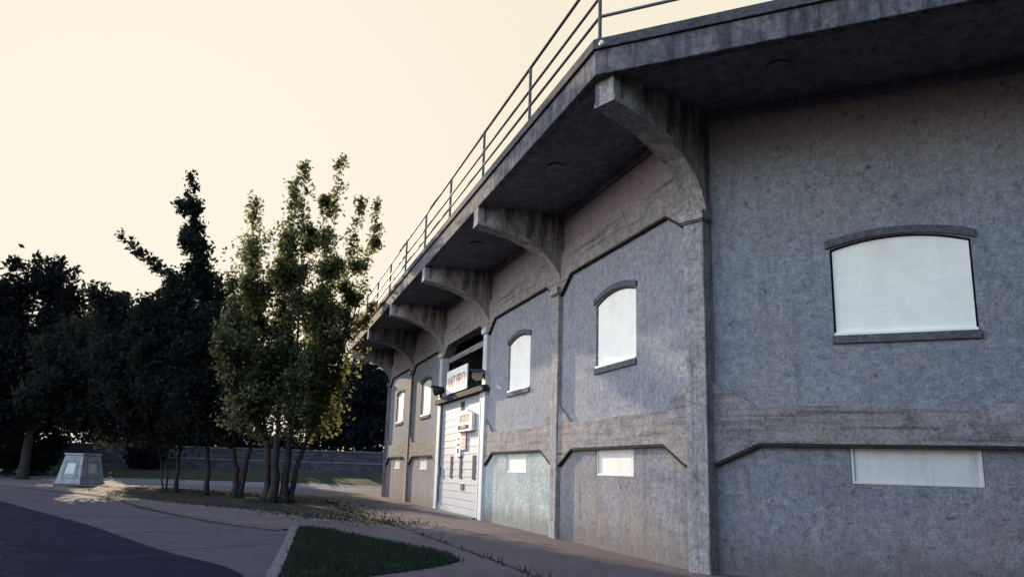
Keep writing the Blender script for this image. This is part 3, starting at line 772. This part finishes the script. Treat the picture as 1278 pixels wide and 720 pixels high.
# tall airy tree by the walkway (several stems)
bx, by = -9.8, 36.0
tips = [(-8.03, 15.3, .8, 1.2), (-9.6, 15.1, .75, 1), (-10.5, 14.6, .9, 1.2), (-6.5, 14.2, .6, 1.1), (-7.3, 13.9, .7, 1), (-11.8, 13.2, .9, 1.1), (-12.5, 11.8, 1.0, 1),
        (-7.0, 11.2, .55, .5), (-7.5, 9.8, .55, .5), (-12.7, 9.6, 1.0, 1), (-12.5, 7.2, 1.0, 1), (-7.4, 8.4, .5, .35), (-8.2, 11.7, 1.0, .9), (-10.7, 11.7, 1.1, 1.1), (-9.0, 9.4, 1.2, 1.2),
        (-8.6, 6.2, 1.0, 1.3), (-8.4, 4.6, .8, .9), (-11.6, 5.4, 1.1, 1.2), (-10.4, 8.0, 1.2, 1.3), (-8.1, 7.4, .7, .6)]
st = [(-.48, .1, -.7, .3, 2.6, .17), (-.1, -.15, -.15, -.2, 2.9, .20), (.28, .05, .35, 0, 2.8, .19), (.5, .3, .95, .4, 2.6, .14)]
lim = []
for x, z, pr, sh in tips:
    dx = x-bx; si = 0 if dx < -1.2 else 1 if dx < .2 else 2 if dx < 1.6 else 3
    lim.append((si, dx, J(1.7), z, pr, sh))
tree('broadleaf_tree', 'tall airy tree with several upright stems beside the walkway', (bx, by, 0), st, lim, .098, 25000, M['leaf_light'], 'trees in the planting bed', 1.0, .55,
     crown_fill=[(.2, 0, 6.4, 2.9, 2.3, 3.2, 52, 60), (-1.2, 0, 10.3, 1.9, 1.7, 2.2, 20, 45), (.9, .3, 4.4, 1.4, 1.5, 1.6, 34, 60), (-.2, 0, 3.7, 2.5, 1.8, 1.2, 44, 50)], side=4)
# spiky dark tree to its left
bx, by = -12.9, 40.5
tips = [(-16.6, 13.6, .75, .8), (-16.0, 12.6, 1.0, 1), (-15.4, 10.8, 1.1, 1), (-17.4, 10.8, 1.1, 1), (-18.2, 9.2, 1.3, 1.3),
        (-13.3, 8.6, 1.2, 1.2), (-12.5, 5.6, 1.2, 1.2), (-18.0, 5.6, 1.4, 1.4), (-19.3, 7.2, 1.3, 1.2), (-16.0, 7.7, 1.5, 1.5), (-15.2, 5.0, 1.4, 1.4), (-14.2, 6.8, 1.3, 1.3), (-16.8, 4.4, 1.1, 1.0)]
lim = [(0 if x < -14 else 1, x-bx, J(1.8), z, pr, sh) for x, z, pr, sh in tips]
lim += [(0, -7.6, .6, 12.95, .62, 1.6, (-2.2, .3, 9.2)), (0, -4.25, .2, 16.4, .6, 1.1, (-2.9, .2, 10.5)), (0, -3.9, .5, 14.6, .9, 1.0, (-2.9, .2, 10.0))]
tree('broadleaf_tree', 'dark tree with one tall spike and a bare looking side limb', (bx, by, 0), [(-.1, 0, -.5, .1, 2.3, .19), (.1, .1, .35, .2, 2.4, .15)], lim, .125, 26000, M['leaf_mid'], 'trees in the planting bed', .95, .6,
     crown_fill=[(-3.2, .3, 7.0, 3.0, 2.6, 3.4, 170, 70), (-1.6, .3, 6.0, 2.2, 2.2, 3.0, 80, 60)], side=4)
bx, by = -14.9, 41.8
tips = [(-21.6, 10.4, 1.3, 1), (-18.6, 10.4, 1.3, 1), (-19.9, 9.3, 1.4, 1), (-21.5, 7.0, 1.4, 1), (-15.2, 7.9, 1.4, 1), (-20.3, 4.8, 1.3, 1), (-16.9, 4.6, 1.4, 1), (-18.4, 7.0, 1.5, 1.2)]
lim = [(0, x-bx, J(1.8)+1, z, pr, sh) for x, z, pr, sh in tips]
tree('broadleaf_tree', 'dense dark tree with a single thin trunk, third from the walkway', (bx, by, 0), [(0, 0, -.2, .1, 2.5, .14)], lim, .15, 18000, M['leaf_mid'], 'trees in the planting bed', 1.0, .65,
     crown_fill=[(-3.6, .8, 6.8, 3.3, 2.6, 3.2, 200, 60)])
bx, by = -17.3, 44.0
tips = [(-21.7, 10.3, 1.3, 1), (-23.3, 9.3, 1.4, 1), (-23.2, 6.0, 1.4, 1), (-19, 6.6, 1.4, 1), (-21.4, 7.6, 1.5, 1), (-25.4, 7.6, 1.4, 1), (-21.5, 4.4, 1.1, .8), (-25.0, 5.2, 1.2, 1)]
lim = [(k % 3, x-bx, J(1.8)+1, z, pr, sh) for k, (x, z, pr, sh) in enumerate(tips)]
tree('broadleaf_tree', 'dense dark tree on a cluster of thin stems, nearest the monument', (bx, by, 0), [(0, 0, -.1, .1, 2.6, .12), (-.6, .2, -.9, .3, 2.5, .06), (-.9, .5, -1.4, .5, 2.4, .05)], lim, .16, 16000, M['leaf_mid'], 'trees in the planting bed', 1.0, .65,
     crown_fill=[(-5.2, .8, 6.6, 3.5, 2.6, 3.0, 200, 60)])
# big open-topped tree at the far left
bx, by = -35.2, 61.0
tips = [(-35.6, 16.6, 1.3, 1), (-33.0, 15.2, 1.2, 1), (-37.7, 16.1, 1.3, 1), (-38.8, 14.4, 1.4, 1), (-31.9, 12.8, 1.4, 1), (-33.5, 10.6, 2.0, 1.4), (-37.1, 5.8, 2.2, 1.4), (-40.4, 15.0, 1.4, 1), (-36, 12.4, 1.9, 1.3), (-40, 9.5, 2.2, 1.5), (-33, 6.6, 2.0, 1.3), (-36.5, 8.8, 2.1, 1.4)]
lim = [(0, x-bx, J(2.5)+1, z, pr, sh) for x, z, pr, sh in tips]
tree('broadleaf_tree', 'large black looking tree with open branching top behind the monument', (bx, by, 0), [(0, 0, 0, 0, 3.5, .4)], lim, .22, 16000, M['leaf_dark'], 'dark trees behind the monument', 1.0, .9,
     crown_fill=[(-1, .8, 7.6, 5.0, 4, 4.2, 240, 60), (1.6, 0, 12.2, 1.6, 1.6, 1.5, 26, 60), (-.8, 0, 14.6, 1.6, 1.5, 1.6, 24, 55), (-3.6, 0, 13.2, 2.0, 1.6, 1.8, 30, 55)])
# trees beyond the walls
def round_tree(x, y, h, r_, label, mat='leaf_dark', n=110, per=60, size=.27, group='trees beyond the stone walls', low=1.0):
    lims = [(0, J(r_*.8), J(r_*.8), h*random.uniform(.72, 1.0), r_*.38, 1) for _ in range(7)]
    cz = (h+low)/2+low*.2
    tree('broadleaf_tree', label, (x, y, terrain(y)), [(0, 0, J(.3), J(.3), h*.3, .05*h*.4)], lims, size, 2600, M[mat], group, 1.0, .9,
         crown_fill=[(0, 0, cz, r_, r_, (h-low)/2, n, per)])
WL = [(-56, 80, 15.5, 5, 'dark tree at the far left edge beyond the walls'),
      (-47, 86, 16, 4.6, 'tall dark tree beyond the walls just left of the monument'),
      (-45, 74, 11, 4.2, 'dense dark tree standing close behind the monument'),
      (-52, 66, 12, 4.6, 'dense dark tree left of the monument in deep shade'),
      (-36.0, 88, 15.5, 4.1, 'dark tree beyond the wall, right of the bright sky gap'),
      (-32.0, 92, 13, 3.3, 'dark tree beyond the wall behind the thin trunks'),
      (-20.2, 96, 11, 3.2, 'dark tree beyond the wall behind the tall airy tree'),
      (-17.8, 92, 12.6, 3.0, 'dark tree beyond the wall, just right of the several-stemmed tree'),
      (-14.6, 88, 12.4, 3.3, 'dark tree beyond the wall near the far end of the stadium'),
      (-40.5, 104, 11, 3.6, 'smaller dark tree seen far beyond the rear wall, left of the thin trunks'),
      (-9, 92, 13, 3.6, 'dark tree beyond the wall partly hidden by the stadium end')]
for x, y, h, r_, lb in WL: round_tree(x, y, h, r_, lb)
def shrub(x, y, h, r_, label, mat='leaf_dark'):
    t = empty('shrub', (x, y, terrain(y))); tag(t, label, 'shrub', 'shrubs along the rear wall')
    m = MB()
    for k in range(5): m.tube([(J(.2), J(.2), -.1), (J(r_*.4), J(r_*.4), h*.5), (J(r_*.7), J(r_*.7), h*.85)], [.05, .035, .01], 5, False)
    m.build('stem', M['bark'], t)
    P = []
    for _ in range(70):
        v = rng.normal(size=3); v /= np.linalg.norm(v); v *= rng.uniform(.2, 1)**.5
        P.append(np.array([v[0]*r_, v[1]*r_, h*.52+v[2]*h*.5]) + rng.normal(0, .28, (60, 3)))
    quads('foliage', leaf_quads(np.concatenate(P), .2), M[mat], t)
for x, y, h, r_, lb in [(-62, 70, 5, 4, 'broad dark shrub at the far left edge of the paving'), (-44, 66.5, 4.6, 3.4, 'dark shrub directly behind the monument'),
                        (-39.5, 84, 4.2, 3, 'shrub with sunlit edge below the bright sky gap'), (-29, 83.5, 5, 3.2, 'shrub over the rear wall behind the thin trunks'),
                        (-54, 74, 6, 4, 'dark shrub left of the monument under the trees'), (-37.5, 64.5, 4.2, 2.6, 'dark shrub at the left edge of the monument'),
                        (-42, 60, 4.4, 3, 'dark shrub at the left edge of the picture beside the paving'), (-34, 84, 5.5, 3.2, 'tall shrub over the rear wall right of the bright gap'),
                        (-31.5, 72.5, 2.6, 1.5, 'rounded shrub in front of the walls right of the monument'), (-26.5, 85, 3.8, 2.6, 'shrub over the rear wall behind the forked trunk'), (-22.5, 84, 3.6, 2.4, 'low shrub over the wall behind the airy tree')]:
    shrub(x, y, h, r_, lb)

# unseen foliage added behind and right of the viewpoint to shade the near wall
P = []; 
for cx, cy, cz, rx, rz_, n_ in [(-10.5, -6.5, 8.0, 5, 7.6, 230), (-3.0, -9, 8.2, 5, 7.6, 230), (5.0, -8, 8.2, 5, 7.6, 230), (12.5, -3, 8.0, 5, 7.4, 230), (16.5, 3.5, 6, 3.6, 5.6, 130)]:
    for _ in range(n_):
        v = rng.normal(size=3); v /= np.linalg.norm(v); v *= rng.uniform(.2, 1)**.5
        P.append(np.array([cx+v[0]*rx, cy+v[1]*rx, cz+v[2]*rz_]) + rng.normal(0, .45, (40, 3)))
wd = quads('added_shade_foliage', leaf_quads(np.concatenate(P), .26), M['leaf_mid']); tag(wd, 'unseen foliage added behind the viewpoint to shade the near wall', 'added_shade_foliage', kind='stuff')

tree('added_shade_tree', 'unseen leafy tree added out of view at the right to shade the near wall', (8.2, 6.0, 0), [(0, 0, .1, 0, 2.2, .13)],
     [(0, J(1.6), J(1.6), 4.5 + .5*k, .9, 1) for k in range(6)], .14, 5000, M['leaf_mid'], None, 1.0, .6, crown_fill=[(0, 0, 4.9, 2.5, 2.5, 3.3, 150, 60)])  # tree added out of view so its shade falls on the near wall

# ------------------------------------------------------------------ light
AZ, EL = 114.8, 12.0                                          # azimuth counter-clockwise from +x, elevation
sd = Vector((math.cos(R(AZ))*math.cos(R(EL)), math.sin(R(AZ))*math.cos(R(EL)), math.sin(R(EL))))
ld = bpy.data.lights.new('sun', 'SUN'); ld.energy = 2.0; ld.angle = R(.5); ld.color = (1.0, .80, .55)
lo_ = bpy.data.objects.new('sun', ld); COL.objects.link(lo_); lo_.rotation_euler = sd.to_track_quat('Z', 'Y').to_euler()

w = bpy.data.worlds.new('World'); sc.world = w; w.use_nodes = True
nt = w.node_tree; nt.nodes.clear()
out = nt.nodes.new('ShaderNodeOutputWorld'); bg = nt.nodes.new('ShaderNodeBackground')
sky = nt.nodes.new('ShaderNodeTexSky'); sky.sky_type = 'NISHITA'; sky.sun_disc = False
sky.sun_elevation = R(EL); sky.sun_rotation = R(90-AZ); sky.air_density = 1.0; sky.dust_density = 3.0; sky.ozone_density = 2.0
bg.inputs['Strength'].default_value = .12
EXPO = 2.0
SKY_FILL = (4.4, 3.85, 3.95)
# thin high haze evens the sky towards the low sun to cream; the opposite sky gets an added brighter, bluer fill
def wn(t, **kw):
    x = nt.nodes.new(t)
    for k_, v_ in kw.items(): setattr(x, k_, v_)
    return x
def wmix(blend, a, b, f=1.0):
    x = wn('ShaderNodeMix', data_type='RGBA', blend_type=blend); x.inputs['Factor'].default_value = f
    I = [i for i in x.inputs if i.type == 'RGBA']
    for i_, c in zip(I, (a, b)):
        if isinstance(c, tuple): i_.default_value = (*c, 1)
        else: nt.links.new(c, i_)
    return [o for o in x.outputs if o.type == 'RGBA'][0]
tc = wn('ShaderNodeTexCoord')
dot = wn('ShaderNodeVectorMath', operation='DOT_PRODUCT'); nt.links.new(tc.outputs['Generated'], dot.inputs[0])
BAZ, BEL = 208.0, 22.0
dot.inputs[1].default_value = (math.cos(R(BAZ))*math.cos(R(BEL)), math.sin(R(BAZ))*math.cos(R(BEL)), math.sin(R(BEL)))
mr = wn('ShaderNodeMapRange', interpolation_type='SMOOTHSTEP'); nt.links.new(dot.outputs['Value'], mr.inputs['Value'])
mr.inputs['From Min'].default_value = .35; mr.inputs['From Max'].default_value = .95; mr.inputs['To Min'].default_value = 0; mr.inputs['To Max'].default_value = 1
cr = wn('ShaderNodeMix', data_type='RGBA'); nt.links.new(mr.outputs[0], cr.inputs['Factor'])
I = [i for i in cr.inputs if i.type == 'RGBA']; K = 1/(.12*2**EXPO)
I[0].default_value = (.95*K, .865*K, .69*K, 1); I[1].default_value = (SKY_FILL[0]*K, SKY_FILL[1]*K, SKY_FILL[2]*K, 1)
crout = [o for o in cr.outputs if o.type == 'RGBA'][0]
dsun = wn('ShaderNodeVectorMath', operation='DOT_PRODUCT'); nt.links.new(tc.outputs['Generated'], dsun.inputs[0]); dsun.inputs[1].default_value = tuple(sd)
ms = wn('ShaderNodeMapRange', interpolation_type='SMOOTHSTEP'); nt.links.new(dsun.outputs['Value'], ms.inputs['Value']); ms.inputs['From Min'].default_value = .86; ms.inputs['From Max'].default_value = 1.0
gl = wn('ShaderNodeMix', data_type='RGBA'); nt.links.new(ms.outputs[0], gl.inputs['Factor'])
G = [i for i in gl.inputs if i.type == 'RGBA']; nt.links.new(crout, G[0]); G[1].default_value = (1.0*K, .92*K, .77*K, 1)
crout = [o for o in gl.outputs if o.type == 'RGBA'][0]
boost = wn('ShaderNodeMath', operation='MULTIPLY_ADD'); nt.links.new(mr.outputs[0], boost.inputs[0]); boost.inputs[1].default_value = 5.0; boost.inputs[2].default_value = 1.0
cmb = wn('ShaderNodeCombineColor')
for k_ in range(3): nt.links.new(boost.outputs[0], cmb.inputs[k_])
skyc = wmix('MULTIPLY', wmix('MULTIPLY', sky.outputs[0], (1.0, .86, .93)), cmb.outputs[0])
nt.links.new(wmix('DARKEN', skyc, crout), bg.inputs['Color'])
nt.links.new(bg.outputs[0], out.inputs['Surface'])

sc.render.engine = 'CYCLES'
sc.cycles.use_denoising = True
sc.cycles.max_bounces = 5; sc.cycles.diffuse_bounces = 3; sc.cycles.transmission_bounces = 3
vs = sc.view_settings; vs.view_transform = 'Standard'; vs.look = 'None'; vs.gamma = 1; vs.exposure = EXPO; vs.use_curve_mapping = False
